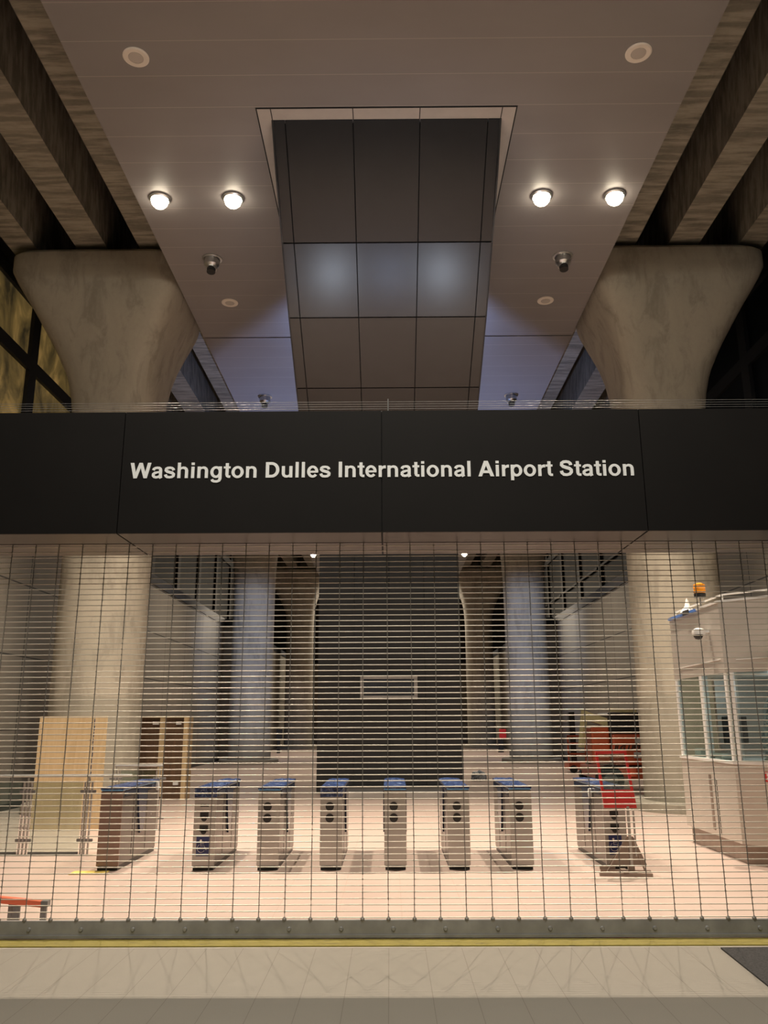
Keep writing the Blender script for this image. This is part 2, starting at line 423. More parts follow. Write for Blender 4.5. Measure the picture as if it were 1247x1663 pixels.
pier(1, 38, 'second flared concrete pier on the right, tinged blue by lamp light')
pier(-1, 58, 'farthest flared concrete pier on the left, just left of the black wall')
pier(1, 58, 'farthest flared concrete pier on the right, just right of the black wall')

# ================================================================== GIRDERS
for s, side in ((-1, 'left'), (1, 'right')):
    for a, b, lab in ((4.72, 5.58, 'stained concrete girder right beside the taupe ceiling, %s side'),
                      (6.31, 7.0, 'second concrete girder out from the taupe ceiling, %s side'),
                      (7.9, 8.5, 'outermost shadowed concrete girder on the %s side')):
        x0, x1 = min(a * s, b * s), max(a * s, b * s)
        g = MB().prism([(x0, 12.13), (x1, 12.13), (x1 - .12, 13.69), (x0 + .12, 13.69)], XZ, -6, 71)
        tag(g.build('concrete_girder', M['girder']), lab % side, 'beam', 'concrete girders over the piers')

# ================================================================== ESCALATOR CASING (dark cladding)
prof = [(11.53, 11.24), (12.2, 10.6), (13.1, 9.97), (14.3, 9.14), (15.75, 8.32), (17.2, 7.55), (22.0, 6.7), (22.1, 0.0), (29, 0.0), (29, 6.0), (19.4, 11.24)]
W2 = 1.87
esc = empty('escalator_casing', (0, 22, 0)); tag(esc, 'dark metal clad casing sloping down from the ceiling to a black wall', 'escalator casing')
def Y(p): return (p[0] - 22, p[1])
# sloping soffit slab made of three columns of panels with open joints, over a black core
core = [(Y(p)[0] + .03, Y(p)[1]) if i > 0 else Y((11.6, 11.24)) for i, p in enumerate(prof)]
core = [Y((11.62, 11.24)), Y((13.14, 10.02)), Y((14.34, 9.19)), Y((15.79, 8.37)), Y((17.24, 7.60)), Y((22.06, 6.73)), Y((22.15, 0)), Y((29, 0)), Y((29, 6)), Y((19.38, 11.24))]
MB().prism(core, YZ, -W2 + .03, W2 - .03).build('core', M['joint'], esc)
segs = [((11.53, 11.245), (13.1, 9.97)), ((13.1, 9.97), (14.3, 9.14)), ((14.3, 9.14), (15.75, 8.32)), ((15.75, 8.32), (17.2, 7.55)), ((17.2, 7.55), (22.0, 6.7))]
cols = [(-W2, -1.65), (-1.65, -.545), (-.545, .545), (.545, 1.65), (1.65, W2)]
for (a, b) in segs:
    a = Vector(a); b = Vector(b); d = (b - a).normalized(); n = Vector((-d.y, d.x))
    if n.y < 0: n = -n
    a2 = a + d * .012; b2 = b - d * .012
    lp = [a2, b2, b2 + n * .03, a2 + n * .03]
    for (x0, x1) in cols:
        MB().prism([Y(p) for p in lp], YZ, x0 + .009, x1 - .009).build('soffit_panel', M['shaft'], esc)
for sx in (-1, 1):
    MB().prism([Y(p) for p in prof], YZ, sx * W2, sx * (W2 - .025)).build('side_panel', M['shaft_wall'], esc)
for x0, x1 in ((-1.87, -.93), (-.93, 0), (0, .93), (.93, 1.87)):
    MB().prism([Y(p) for p in ((22.0, 6.68), (22.1, .02), (22.14, .02), (22.05, 6.68))], YZ, x0 + .006, x1 - .006).build('wall_panel', M['shaft_wall'], esc)
b_ = MB().box(-1.2, 1.45, 20.3, 22.05, .03, .17, .01)
tag(b_.build('floor_plate', M['steel']), 'low pale metal box on the floor before the black wall', 'floor plate')
sg = empty('display_frame', (-.02, 21.98, 2.6)); tag(sg, 'grey framed blank rectangular display fixed on the black wall', 'display')
fr = MB()
fr.box(-.74, .74, -.09, -.02, .22, .30, .01).box(-.74, .74, -.09, -.02, -.30, -.20, .01).box(-.74, -.65, -.09, -.02, -.2, .22, .01).box(.65, .74, -.09, -.02, -.2, .22, .01)
fr.build('frame', M['frame_grey'], sg)
MB().box(-.65, .65, -.05, -.02, -.2, .22).build('screen', M['screen'], sg)

# ================================================================== CEILING FIXTURES
def lamp_fix(x, y, label, power, lit=True):
    e = empty('ceiling_lamp', (x, y, CZ)); tag(e, label, 'ceiling lamp', 'lit ceiling lamps')
    MB().lathe([(.20, -.001), (.20, -.03), (.17, -.05), (.165, -.02), (.165, -.001)]).build('trim_ring', M['can'], e, True)
    MB().lathe([(.01, -.001), (.15, -.002), (.155, -.07), (.14, -.13), (.10, -.175), (.04, -.20), (.005, -.203)]).build('lens', M['lens'], e, True)  # bulged lens shape imitates the lamp's round glare
    l = bpy.data.lights.new('lamp_beam', 'SPOT'); l.energy = power; l.color = WARM; l.spot_size = R(100); l.spot_blend = 1.0
    l.shadow_soft_size = 0.045
    o = bpy.data.objects.new('lamp_beam', l); COL.objects.link(o); o.parent = e; o.location = (0, 0, -.26); o.rotation_euler = (R(-4), 0, 0)
for x, lab in ((-4.24, 'outer lit ceiling lamp left of the dark casing, beside the concrete girder'), (-2.87, 'inner lit ceiling lamp just left of the dark casing'),
               (2.88, 'inner lit ceiling lamp just right of the dark casing'), (4.24, 'outer lit ceiling lamp right of the dark casing, beside the concrete girder')):
    lamp_fix(x, 13.6, lab, LAMP_W)
for x in (-4.24, 4.24):
    lamp_fix(x, 30.6, 'ceiling lamp above the second bay, %s side, behind the fascia' % ('left' if x < 0 else 'right'), LAMP_FAR_W)
lamp_fix(-4.4, 47.6, 'far small lit lamp seen through the top of the grille', LAMP_FAR_W)
lamp_fix(4.4, 47.6, 'far ceiling lamp right of the black wall', LAMP_FAR_W)
can0 = None
for x, y, lab in ((-3.7, 15.7, 'unlit silver ceiling spotlight left of the casing, nearer one'), (3.7, 15.7, 'unlit silver ceiling spotlight right of the casing, nearer one'),
                  (-3.7, 23.4, 'unlit silver ceiling spotlight on the blue lit ceiling, left'), (3.7, 23.4, 'unlit silver ceiling spotlight on the blue lit ceiling, right')):
    if can0 is None:
        can0 = empty('ceiling_spotlight', (x, y, CZ)); tag(can0, lab, 'spotlight', 'unlit ceiling spotlights')
        MB().lathe([(.21, 0), (.21, -.02), (.17, -.03), (.165, 0)]).build('collar', M['can'], can0, True)
        MB().lathe([(.16, -.002), (.16, -.16), (.12, -.2), (.11, -.26)], n=32).build('housing', M['can'], can0, True)
        MB().cyl((0, -.02, -.22), (0, -.04, -.34), .095, .09, 24).build('snoot', M['black'], can0, True)
    else: dup(can0, (x, y, CZ), lab)
sp0 = None
for x, y, lab in ((-3.68, 10.2, 'large round ceiling speaker at the upper left'), (3.7, 10.2, 'large round ceiling speaker at the upper right'),
                  (-3.68, 17.6, 'farther round ceiling speaker left of the casing'), (3.68, 17.6, 'farther round ceiling speaker right of the casing')):
    if sp0 is None:
        sp0 = empty('ceiling_speaker', (x, y, CZ)); tag(sp0, lab, 'speaker', 'round white ceiling speakers')
        MB().lathe([(.19, 0), (.19, -.012), (.17, -.022), (.11, -.02), (.11, 0)], n=40).build('ring', M['speaker_ring'], sp0, True)
        MB().lathe([(.11, -.002), (.105, -.018), (.02, -.022)], n=40).build('grille', M['speaker_mesh'], sp0, True)
    else: dup(sp0, (x, y, CZ), lab)

for sx, side in ((-1, 'left'), (1, 'right')):
    e = empty('added_uplight', (sx * 2.4, 24.0, 6.82)); tag(e, 'added shuttered blue light, out of view, clamped to the %s side of the casing' % side, 'added_uplight')  # unseen light and shutter added for the blue ceiling
    MB().box(-.12, .12, -.12, .12, -.06, .10, .01).build('housing', M['black'], e)
    m = MB(); m.beam((sx * -.535, 0, 0), (sx * -.1, 0, 0), .04, .04); m.build('bracket', M['black'], e)
    m = MB(); p1 = Vector((sx * -.064, -.522)); p2 = Vector((sx * .254, -.155)); d = (p2 - p1).normalized(); p1 = p1 - d * .5; p2 = p2 + d * .9
    nn_ = Vector((-d.y, d.x)) * .004
    m.prism([tuple(p1 + nn_), tuple(p2 + nn_), tuple(p2 - nn_), tuple(p1 - nn_)], XY, -.05, .48); m.build('shutter', M['black'], e)  # added plate cutting the blue light along a straight edge
# ================================================================== FASCIA WITH STATION NAME
GY = 7.58; SZ = 3.369; TZ = 4.505; FY = 7.14
fa = empty('fascia_sign', (0, FY, SZ)); tag(fa, 'wide black fascia with the white station name over the grille', 'sign')
seams = [-14, -7.08, -4.74, -2.40, -.06, 2.28, 4.62, 6.96, 14]
for a, b in zip(seams, seams[1:]):
    MB().box(a + .004, b - .004, 0, .02, 0, TZ - SZ).build('fascia_panel', M['fascia'], fa)
    MB().box(a + .008, b - .008, .022, .43, 0, .012).box(a + .008, b - .008, .46, 1.0, 0, .012).build('soffit_panel', M['soffit'], fa)
MB().box(-13.9, 13.9, .021, .99, .013, TZ - SZ - .002).box(-13.9, 13.9, .99, 1.28, .08, .5).build('core', M['joint'], fa)  # unseen rear box extended to set the shadow edge on the hall floor

def glyphs():
    """bold grotesque letters, 1000 units to the em: advance, polygons, strokes (x, y, full width), rings"""
    G = {}
    def arc(cx, cy, rx, ry, a0, a1, w0, w1=None, n=16):
        out = []
        for i in range(n + 1):
            a = R(a0 + (a1 - a0) * i / n); c, s_ = abs(math.cos(a)), abs(math.sin(a))
            w1_ = w0 if w1 is None else w1
            out.append((cx + rx * math.cos(a), cy + ry * math.sin(a), w0 * c * c + w1_ * s_ * s_))
        return out
    def rect(x0, y0, x1, y1): return [(x0, y0), (x1, y0), (x1, y1), (x0, y1)]
    G['W'] = (944, [[(6, 720), (164, 720), (322, 0), (172, 0)], [(172, 0), (322, 0), (548, 720), (396, 720)], [(396, 720), (548, 720), (772, 0), (622, 0)], [(622, 0), (772, 0), (938, 720), (782, 720)]], [])
    G['A'] = (722, [[(8, 0), (170, 0), (444, 720), (274, 720)], [(278, 720), (448, 720), (714, 0), (550, 0)], rect(170, 150, 560, 272)], [])
    G['I'] = (278, [rect(64, 0, 214, 720)], [])
    G['l'] = (278, [rect(69, 0, 209, 720)], [])
    G['i'] = (278, [rect(69, 0, 209, 532), rect(69, 604, 209, 720)], [])
    shoulder = [(160, 350, 60), (190, 420, 80), (245, 468, 98), (320, 484, 112), (395, 468, 126), (445, 425, 136), (471, 355, 140), (472, 280, 140), (472, 0, 140)]
    G['n'] = (611, [rect(67, 0, 207, 532)], [shoulder])
    G['h'] = (611, [rect(67, 0, 207, 720)], [shoulder])
    G['u'] = (611, [rect(404, 0, 544, 532)], [[(611 - x, 532 - y, w_) for x, y, w_ in shoulder]])
    G['o'] = (611, [], [arc(305, 266, 202, 224, 0, 360, 140, 112, 40)])
    G['p'] = (611, [rect(66, -186, 206, 532)], [arc(322, 266, 186, 224, -165, 165, 138, 112, 34)])
    G['g'] = (611, [rect(404, -20, 544, 532)], [arc(289, 272, 186, 218, 15, 345, 138, 112, 34), [(474, 20, 140), (472, -50, 140), (440, -120, 128), (370, -155, 112), (290, -163, 108), (205, -155, 112), (145, -125, 122), (118, -66, 130)]])
    G['D'] = (722, [rect(75, 0, 225, 720)], [[(200, 656, 128), (330, 656, 128)] + [(330 + 278 * math.sin(R(t)), 360 + 296 * math.cos(R(t)), 128 + 22 * math.sin(R(t)) ** 2) for t in range(0, 181, 8)] + [(330, 64, 128), (200, 64, 128)]])
    G['e'] = (556, [rect(95, 218, 524, 306)], [arc(280, 266, 183, 224, -2, 322, 134, 112, 34)])
    G['a'] = (556, [], [[(98, 372, 136), (122, 430, 128), (180, 474, 114), (270, 488, 110), (360, 476, 122), (408, 438, 134), (424, 370, 138), (424, 110, 138), (430, 50, 138), (452, 0, 150)],
                        [(424, 322, 60), (370, 292, 84), (270, 272, 96), (170, 245, 118), (106, 190, 134), (104, 118, 136), (150, 64, 122), (225, 44, 112), (320, 58, 112), (390, 110, 100), (428, 190, 70)]])
    G['s'] = (556, [], [[(448, 366, 134), (428, 425, 128), (370, 472, 112), (280, 488, 104), (180, 474, 120), (112, 428, 132), (104, 370, 140), (160, 314, 134), (280, 276, 130), (400, 240, 134), (456, 180, 140), (448, 110, 136), (385, 60, 120), (280, 42, 108), (170, 56, 118), (112, 104, 128), (90, 172, 136)]])
    G['S'] = (667, [], [[(534, 500, 150), (518, 580, 146), (450, 642, 134), (335, 668, 124), (215, 650, 136), (134, 592, 148), (124, 512, 152), (190, 440, 150), (330, 388, 148), (470, 345, 150), (548, 275, 152), (548, 180, 150), (480, 92, 138), (345, 52, 126), (210, 70, 138), (132, 140, 148), (108, 236, 152)]])
    G['r'] = (389, [rect(65, 0, 205, 532)], [[(170, 330, 70), (200, 400, 96), (255, 448, 118), (318, 466, 132), (384, 468, 136)]])
    G['t'] = (333, [rect(14, 438, 320, 532)], [[(168, 682, 140), (168, 150, 140), (182, 90, 132), (225, 56, 116), (322, 54, 110)]])
    return G
GL = glyphs()
def glyph_mesh(mb, ch, x, k, depth=.006):
    adv, polys, strokes = GL[ch]; dd = [depth]
    def solid(pts):
        a = sum(pts[i - 1][0] * pts[i][1] - pts[i][0] * pts[i - 1][1] for i in range(len(pts)))
        if a < 0: pts = pts[::-1]
        dd[0] += .0004; mb.prism([(x + p * k, q * k) for p, q in pts], XZ, -dd[0], 0)
    for p in polys: solid(p)
    for st_ in strokes:
        L_, R_ = [], []; dd[0] += .0004
        for i, (px, py, w_) in enumerate(st_):
            a = st_[max(0, i - 1)]; b = st_[min(len(st_) - 1, i + 1)]
            closed = abs(st_[0][0] - st_[-1][0]) < 1 and abs(st_[0][1] - st_[-1][1]) < 1
            if closed and i in (0, len(st_) - 1): a, b = st_[-2], st_[1]
            dx, dy = b[0] - a[0], b[1] - a[1]; l_ = math.hypot(dx, dy) or 1
            nx_, ny_ = -dy / l_ * w_ / 2, dx / l_ * w_ / 2
            L_.append((px + nx_, py + ny_)); R_.append((px - nx_, py - ny_))
        v = [[mb.bm.verts.new((x + p * k, t_, q * k)) for p, q in row] for row in (L_, R_) for t_ in (-dd[0], 0)]
        lf_, lb_, rf_, rb_ = v
        for i in range(len(st_) - 1):
            mb.bm.faces.new((lf_[i], lf_[i + 1], rf_[i + 1], rf_[i])); mb.bm.faces.new((lb_[i], rb_[i], rb_[i + 1], lb_[i + 1]))
            mb.bm.faces.new((lf_[i], lb_[i], lb_[i + 1], lf_[i + 1])); mb.bm.faces.new((rf_[i], rf_[i + 1], rb_[i + 1], rb_[i]))
        mb.bm.faces.new((lf_[0], rf_[0], rb_[0], lb_[0])); mb.bm.faces.new((lf_[-1], lb_[-1], rb_[-1], rf_[-1]))
    return adv
NAME = 'Washington Dulles International Airport Station'
total = sum(GL[c][0] if c != ' ' else 262 for c in NAME) - 90
k_ = 4.51 / total; x_ = -2.32
for c in NAME:
    if c == ' ': x_ += 262 * k_; continue
    m = MB(); a_ = glyph_mesh(m, c, 0, k_); lt = m.build('letter', M['letters'], fa); lt.location = (x_, -.001, .503); x_ += a_ * k_
# taut wires above the fascia
wr = empty('bird_wire', (0, 8.1, TZ)); tag(wr, 'thin taut wires strung just above the black fascia', 'wire')
for k in range(5):
    MB().cyl((-13, 0, .365 + k * .026), (13, 0, .365 + k * .026), .002, n=6).build('wire', M['bar'], wr)
for x in (-12, -6, 0, 6, 12):
    MB().cyl((x, 0, .0), (x, 0, .5), .006, n=8).build('post', M['bar'], wr)

# ================================================================== ROLLING GRILLE
gr = empty('rolling_grille', (0, GY, 0)); tag(gr, 'closed rolling grille of thin steel rods and vertical links across the opening', 'rolling grille')
STEP = .0497; z = SZ - .03; rod_z = []
while z > .155: rod_z.append(z); z -= STEP
rod = None
for z in rod_z:
    if rod is None: rod = MB().cyl((-9, 0, 0), (9, 0, 0), .0042, n=8).build('rod', M['rod'], gr, True); rod.location = (0, 0, z)
    else:
        c = rod.copy(); COL.objects.link(c); c.parent = gr; c.location = (0, random.uniform(-.0015, .0015), z); c.rotation_euler = (0, random.uniform(-.0003, .0003), 0)
rs_ = random.Random(3)
for k in range(-26, 27):
    m = MB(); x = -.02 + .218 * k; px = x; wob = rs_.uniform(-.006, .006)
    zz = SZ + .005; n = 0
    pts = []
    while zz > .14:
        f = (SZ - zz) / SZ
        pts.append((x + .5 * wob * math.sin(f * 5 + k) + rs_.uniform(-.0012, .0012), zz)); zz -= STEP * 2
    pts.append((x, .13))
    for (xa, za), (xb, zb) in zip(pts, pts[1:]):
        m.beam((xa, 0, za), (xb, 0, zb), .0032, .007)
    for i, z in enumerate(rod_z):
        xi = pts[min(len(pts) - 1, int((SZ - z) / (STEP * 2)))][0]
        m.box(xi - .0042, xi + .0042, -.007, .007, z - .006, z + .006)
    m.build('link_chain', M['link'], gr)
bb = MB().box(-9, 9, -.012, .03, .028, .14).box(-9, 9, -.035, .035, .012, .032)
bar = bb.build('bottom_bar', M['bar'], gr)
for k in range(-20, 21):
    MB().cyl((.02 + .435 * k, -.012, .075), (.02 + .435 * k, -.024, .075), .019, .013, 12).build('bolt', M['bar'], bar, True)
for k in range(-20, 21):
    x = -.02 + .218 * k
    MB().lathe([(.006, -.004), (.018, .0), (.018, .012), (.006, .03)], (x, -.004, .138), 10).build('eyelet', M['link'], bar, True)

# ================================================================== FARE GATES
def wheelchair(parent, x, z, s, y=-.004):
    m = MB()
    m.cyl((x - .004 * s, y, z + .80 * s), (x - .004 * s, y - .002, z + .80 * s), .10 * s, n=16)
    def seg(a, b, w_=.09):
        m.beam((x + a[0] * s, y - .001, z + a[1] * s), (x + b[0] * s, y - .001, z + b[1] * s), w_ * s, .003)
    seg((-.02, .70), (.02, .30)); seg((.0, .52), (.30, .52), .07); seg((.02, .34), (.36, .34)); seg((.34, .36), (.50, -.02)); seg((.46, -.02), (.62, .02), .07)
    pr = None
    for k in range(13):
        a = R(120 + k * 17.5); p = (.05 + .36 * math.cos(a), .12 + .36 * math.sin(a))
        if pr: seg(pr, p, .08)
        pr = p
    m.build('wheelchair_symbol', M['white'], parent)
def gate(x, label, kind):
    e = empty('fare_gate', (x, 10.86, 0)); tag(e, label, 'fare gate', 'row of steel fare gates')
    L = 1.66; w = .136; H = .97
    MB().box(-w + .012, w - .012, .02, L - .02, 0, .06).build('toe_kick', M['black'], e)
    front = M['brown_steel'] if kind == 'plain' else M['steel']
    # side body: lower middle, a little waisted, with a sloped lower rear
    MB().box(-w + .004, w - .004, .03, L - .01, .055, H - .045, .006).build('cabinet', M['steel_side'], e)
    MB().box(-w, w, 0, .035, .05, H - .05, .006).build('front_panel', front, e)
    # side details: seams, card window, retracted flap
    for s in (-1, 1):
        m = MB(); X = s * (w - .004)
        m.box(min(X, X + .003 * s), max(X, X + .003 * s), .50, .51, .1, .92).box(min(X, X + .003 * s), max(X, X + .003 * s), 1.12, 1.13, .1, .92)
        m.box(min(X, X + .003 * s), max(X, X + .003 * s), .04, 1.62, .845, .853)
        m.build('side_seam', M['black'], e)
        pts = [(.62, .90), (1.05, .90), (1.02, .60), (.93, .36), (.80, .34), (.70, .60)]
        MB().prism(pts, YZ, X, X + .022 * s).build('retracted_flap', M['dark_glass'], e)
        MB().box(min(X, X + .006 * s), max(X, X + .006 * s), .10, 1.60, .858, .915).build('side_band', M['dark_glass'], e)
        MB().cyl((X, 1.34, .52), (X + .008 * s, 1.34, .52), .012, n=12).build('lock', M['can'], e, True)
    top = MB().box(-w - .003, w + .003, -.004, L, H - .045, H - .012, .01)
    top.build('top_cover', M['blue_band'], e)
    # crumpled film over the top
    g = MB(); nx, ny = 6, 22; vs = []
    rr = random.Random(int(x * 100) + 900)
    for j_ in range(ny + 1):
        for i_ in range(nx + 1):
            edge = i_ in (0, nx) or j_ in (0, ny)
            vs.append(g.bm.verts.new((-w - .006 + (2 * w + .012) * i_ / nx, -.006 + (L + .01) * j_ / ny, H - .012 + (0 if edge else rr.uniform(0, .018)))))
    lo = [g.bm.verts.new((v.co.x, v.co.y, H - .03)) for v in vs]
    q = lambda i_, j_: j_ * (nx + 1) + i_
    for j_ in range(ny):
        for i_ in range(nx):
            g.bm.faces.new((vs[q(i_, j_)], vs[q(i_ + 1, j_)], vs[q(i_ + 1, j_ + 1)], vs[q(i_, j_ + 1)]))
            g.bm.faces.new((lo[q(i_, j_)], lo[q(i_, j_ + 1)], lo[q(i_ + 1, j_ + 1)], lo[q(i_ + 1, j_)]))
    for i_ in range(nx):
        g.bm.faces.new((vs[q(i_, 0)], lo[q(i_, 0)], lo[q(i_ + 1, 0)], vs[q(i_ + 1, 0)])); g.bm.faces.new((vs[q(i_, ny)], vs[q(i_ + 1, ny)], lo[q(i_ + 1, ny)], lo[q(i_, ny)]))
    for j_ in range(ny):
        g.bm.faces.new((vs[q(0, j_)], vs[q(0, j_ + 1)], lo[q(0, j_ + 1)], lo[q(0, j_)])); g.bm.faces.new((vs[q(nx, j_)], lo[q(nx, j_)], lo[q(nx, j_ + 1)], vs[q(nx, j_ + 1)]))
    g.build('protective_film', M['film'], e, True)
    if kind == 'disc' or kind == 'disc_film':
        for z in (.735, .60):
            MB().cyl((-.018, -.001, z), (-.018, -.010, z), .052, n=28).build('reader_disc', M['black'], e, True)
    if kind in ('wide', 'disc_film'):
        MB().box(-w - .002, w + .002, -.006, .03, .845, H - .03, .002).build('film_flap', M['film'], e)
    if kind == 'wide':
        MB().box(-.06, .045, -.006, .0, .735, .765).build('card_slot', M['black'], e)
        for z in (.60, .45): MB().box(-.06, .045, -.006, .0, z, z + .07, .002).cyl((-.008, -.006, z), (-.008, 0, z), .035, n=16).build('card_slot', M['black'], e)
        sgn = MB().box(-.09, .066, -.004, 0, .165, .395).build('access_sign', M['navy'], e)
        wheelchair(sgn, -.035, .24, .13)
        MB().box(-.075, .055, -.006, -.004, .178, .186).build('white_line', M['white'], sgn)
    if kind == 'wide_tag' or kind == 'plain':
        MB().lathe([(.002, -.06), (.022, -.05), (.03, 0), (.022, .05), (.002, .06)], (w + .025, 1.5, .88), 12).build('white_wrap', M['white'], e, True)
    return e
gate(-3.46, 'leftmost fare gate, with a plain brownish front and no discs', 'plain')
gate(-2.29, 'fare gate with a navy wheelchair sign, second from left', 'wide')
gate(-1.50, 'fare gate with two black discs, beside the wheelchair sign gate on the left', 'disc')
gate(-.73, 'fare gate with discs and blue film hanging over its front', 'disc_film')
gate(.06, 'fare gate with two discs standing at the centre of the row', 'disc')
gate(.84, 'fare gate with two discs, first right of the central one', 'disc')
gate(1.61, 'fare gate with two discs nearest to the red sign stand', 'disc')
g8 = gate(2.76, 'rightmost fare gate, half hidden behind the red sign stand', 'wide')
MB().lathe([(.002, -.06), (.022, -.05), (.03, 0), (.022, .05), (.002, .06)], (-.16, .55, .84), 12).build('white_wrap', M['white'], g8, True)

# ================================================================== RED SIGN STAND
st = empty('sign_stand', (2.74, 10.50, 0), R(-6)); tag(st, 'red framed sign holder on a metal stand before the rightmost gate', 'sign stand')
hd = MB()
T = lambda x, z: (x - .07 * (z - .72) , z)   # leans a little to the left
def tb(m, a, b, wd): m.beam((a[0], 0, a[1]), (b[0], 0, b[1]), wd, .03)
fr = MB(); x0, x1, zb, zt, zs = -.17, .18, .74, 1.37, .93
tb(fr, T(x0, zb), T(x0 - .02, zt), .04); tb(fr, T(x1, zb), T(x1 - .03, zt), .04); tb(fr, T(x0 - .035, zt), T(x1 - .015, zt + .01), .04); tb(fr, T(x0, zs), T(x1, zs), .03)
fr.build('sign_frame', M['red'], st)
MB().prism([T(x0, zb), T(x1, zb), T(x1, zs), T(x0, zs)], XZ, -.012, .012).build('lower_panel', M['red'], st)
MB().prism([T(x0, zs), T(x1 - .01, zs), T(x1 - .02, zt), T(x0 - .01, zt)], XZ, -.003, .003).build('clear_panel', M['glass'], st)
MB().box(.075, .105, -.015, .015, .06, .76).box(.14, .16, -.01, .01, .2, .74).build('pole', M['steel'], st)
MB().prism([(-.18, .10), (.27, .10), (.13, .42), (.06, .42)], XZ, .012, .02).build('gusset', M['kiosk_base'], st)
ft = MB().box(-.30, .30, -.13, -.07, 0, .035).box(-.26, .32, .08, .14, 0, .035).box(-.03, .03, -.13, .14, .02, .05)
ft.beam((-.2, -.05, .04), (.0, 0, .32), .015, .015).beam((.24, 0, .04), (.1, 0, .42), .02, .02).box(-.28, -.10, .0, .03, .05, .09).box(.05, .12, -.02, .02, .02, .1)
ft.build('base', M['kiosk_base'], st)

# ================================================================== KIOSK
kx = 4.43
plan = [(kx, 13.2), (kx, 11.2), (kx + 1.0, 10.2), (7.9, 10.2), (7.9, 13.2)]
cx_, cy_ = 6.3, 11.9
def inset(pts, d):
    out = []
    n = len(pts)
    for i in range(n):
        p0 = Vector(pts[i - 1]); p = Vector(pts[i]); p1 = Vector(pts[(i + 1) % n])
        a = (p - p0).normalized(); b = (p1 - p).normalized()
        na = Vector((-a.y, a.x)); nb = Vector((-b.y, b.x))
        nn = (na + nb).normalized(); k = d / max(.2, nn.dot(na))
        out.append(tuple(p + nn * k))
    return out
ko = empty('station_kiosk', (0, 0, 0)); tag(ko, 'beige glazed attendant kiosk with angled corner at the right edge', 'kiosk')
MB().prism(inset(plan, .05), XY, 0, .235).build('plinth', M['kiosk_base'], ko)
MB().prism(plan, XY, .235, 1.20).build('lower_wall', M['kiosk'], ko)
MB().prism(inset(plan, -.02), XY, 1.20, 1.235).build('sill', M['white'], ko)
MB().prism(plan, XY, 2.36, 3.30).build('roof_band', M['kiosk'], ko)
rr_ = MB()
ra = inset(plan, .08)
for i in range(3):
    rr_.beam((*ra[i], 3.40), (*ra[i + 1], 3.40), .02, .02)
    rr_.beam((*ra[i], 3.28), (*ra[i], 3.40), .02, .02)
rr_.build('roof_rail', M['white'], ko)
ed = MB()
for i in range(3):
    ed.beam((*plan[i], 3.30), (*plan[i + 1], 3.30), .03, .03)
ed.build('roof_edge', M['white'], ko)
gl = MB()
for i in range(2):
    a = Vector(inset(plan, -.006)[i]); b = Vector(inset(plan, -.006)[i + 1])
    c = a.lerp(b, .12); d = a.lerp(b, .95) if i == 0 else b
    ed2 = MB().beam((*c, 2.52), (*d, 2.54), .012, .012).build('reflection_line', M['white'], ko)  # white strip stands in for a stripe of reflected light
def mull(p, w_=.06):
    return MB().box(p[0], p[0] + w_, p[1] - w_ / 2, p[1] + w_ / 2, 1.235, 2.36).build('mullion', M['white'], ko)
mull((kx, 13.15), .07); mull((kx, 12.12), .09); mull((kx + .005, 11.24), .06)
f2 = MB(); p = Vector((kx + .04, 11.16)); f2.obox((p.x + .02, p.y - .02, 1.797), (.05, .05, 1.125), (0, 0, R(45)))
f2.build('mullion', M['white'], ko)
for t_ in (.42, .86):
    p = Vector(plan[1]).lerp(Vector(plan[2]), t_)
    MB().obox((p.x + .02, p.y + .02, 1.797), (.03, .03, 1.125), (0, 0, R(45))).build('mullion', M['white'], ko)
MB().box(kx + .02, kx + .03, 11.27, 12.07, 1.235, 2.36).build('glass_pane', M['kiosk_glass'], ko)
MB().box(kx + .02, kx + .03, 12.17, 13.1, 1.235, 2.36).build('glass_pane', M['kiosk_glass'], ko)
a = Vector(plan[1]) + Vector((.02, .02)); b = Vector(plan[2]) + Vector((.02, .02))
MB().beam((*a, 1.797), (*b, 1.797), 1.125, .008).build('glass_pane', M['kiosk_glass'], ko) if False else MB().prism([tuple(a), tuple(b), (b.x + .006, b.y + .006), (a.x + .006, a.y + .006)], XY, 1.235, 2.36).build('glass_pane', M['kiosk_glass'], ko)
MB().box(7.8, 7.89, 10.3, 13.1, 1.235, 2.36).box(5.0, 7.8, 13.1, 13.18, 1.235, 2.36).build('rear_wall', M['kiosk'], ko)
sl = MB().box(kx - .006, kx + .002, 12.05, 12.13, .30, 1.02).build('vent_slot', M['kiosk_base'], ko)
MB().box(kx - .004, kx + .002, 11.86, 11.875, .28, .98).build('panel_joint', M['joint'], ko)
tp = MB().beam((kx - .015, 13.15, 3.29), (kx - .015, 12.0, 3.29), .05, .035)
tag(tp.build('masking_tape', M['tape']), 'blue masking tape along the roof edge of the kiosk', 'tape')
tb_ = MB().box(kx - .05, kx - .041, 12.20, 12.45, 3.26, 3.33)
tag(tb_.build('black_tape_patch', M['black']), 'short black patch on the blue taped roof edge', 'tape')
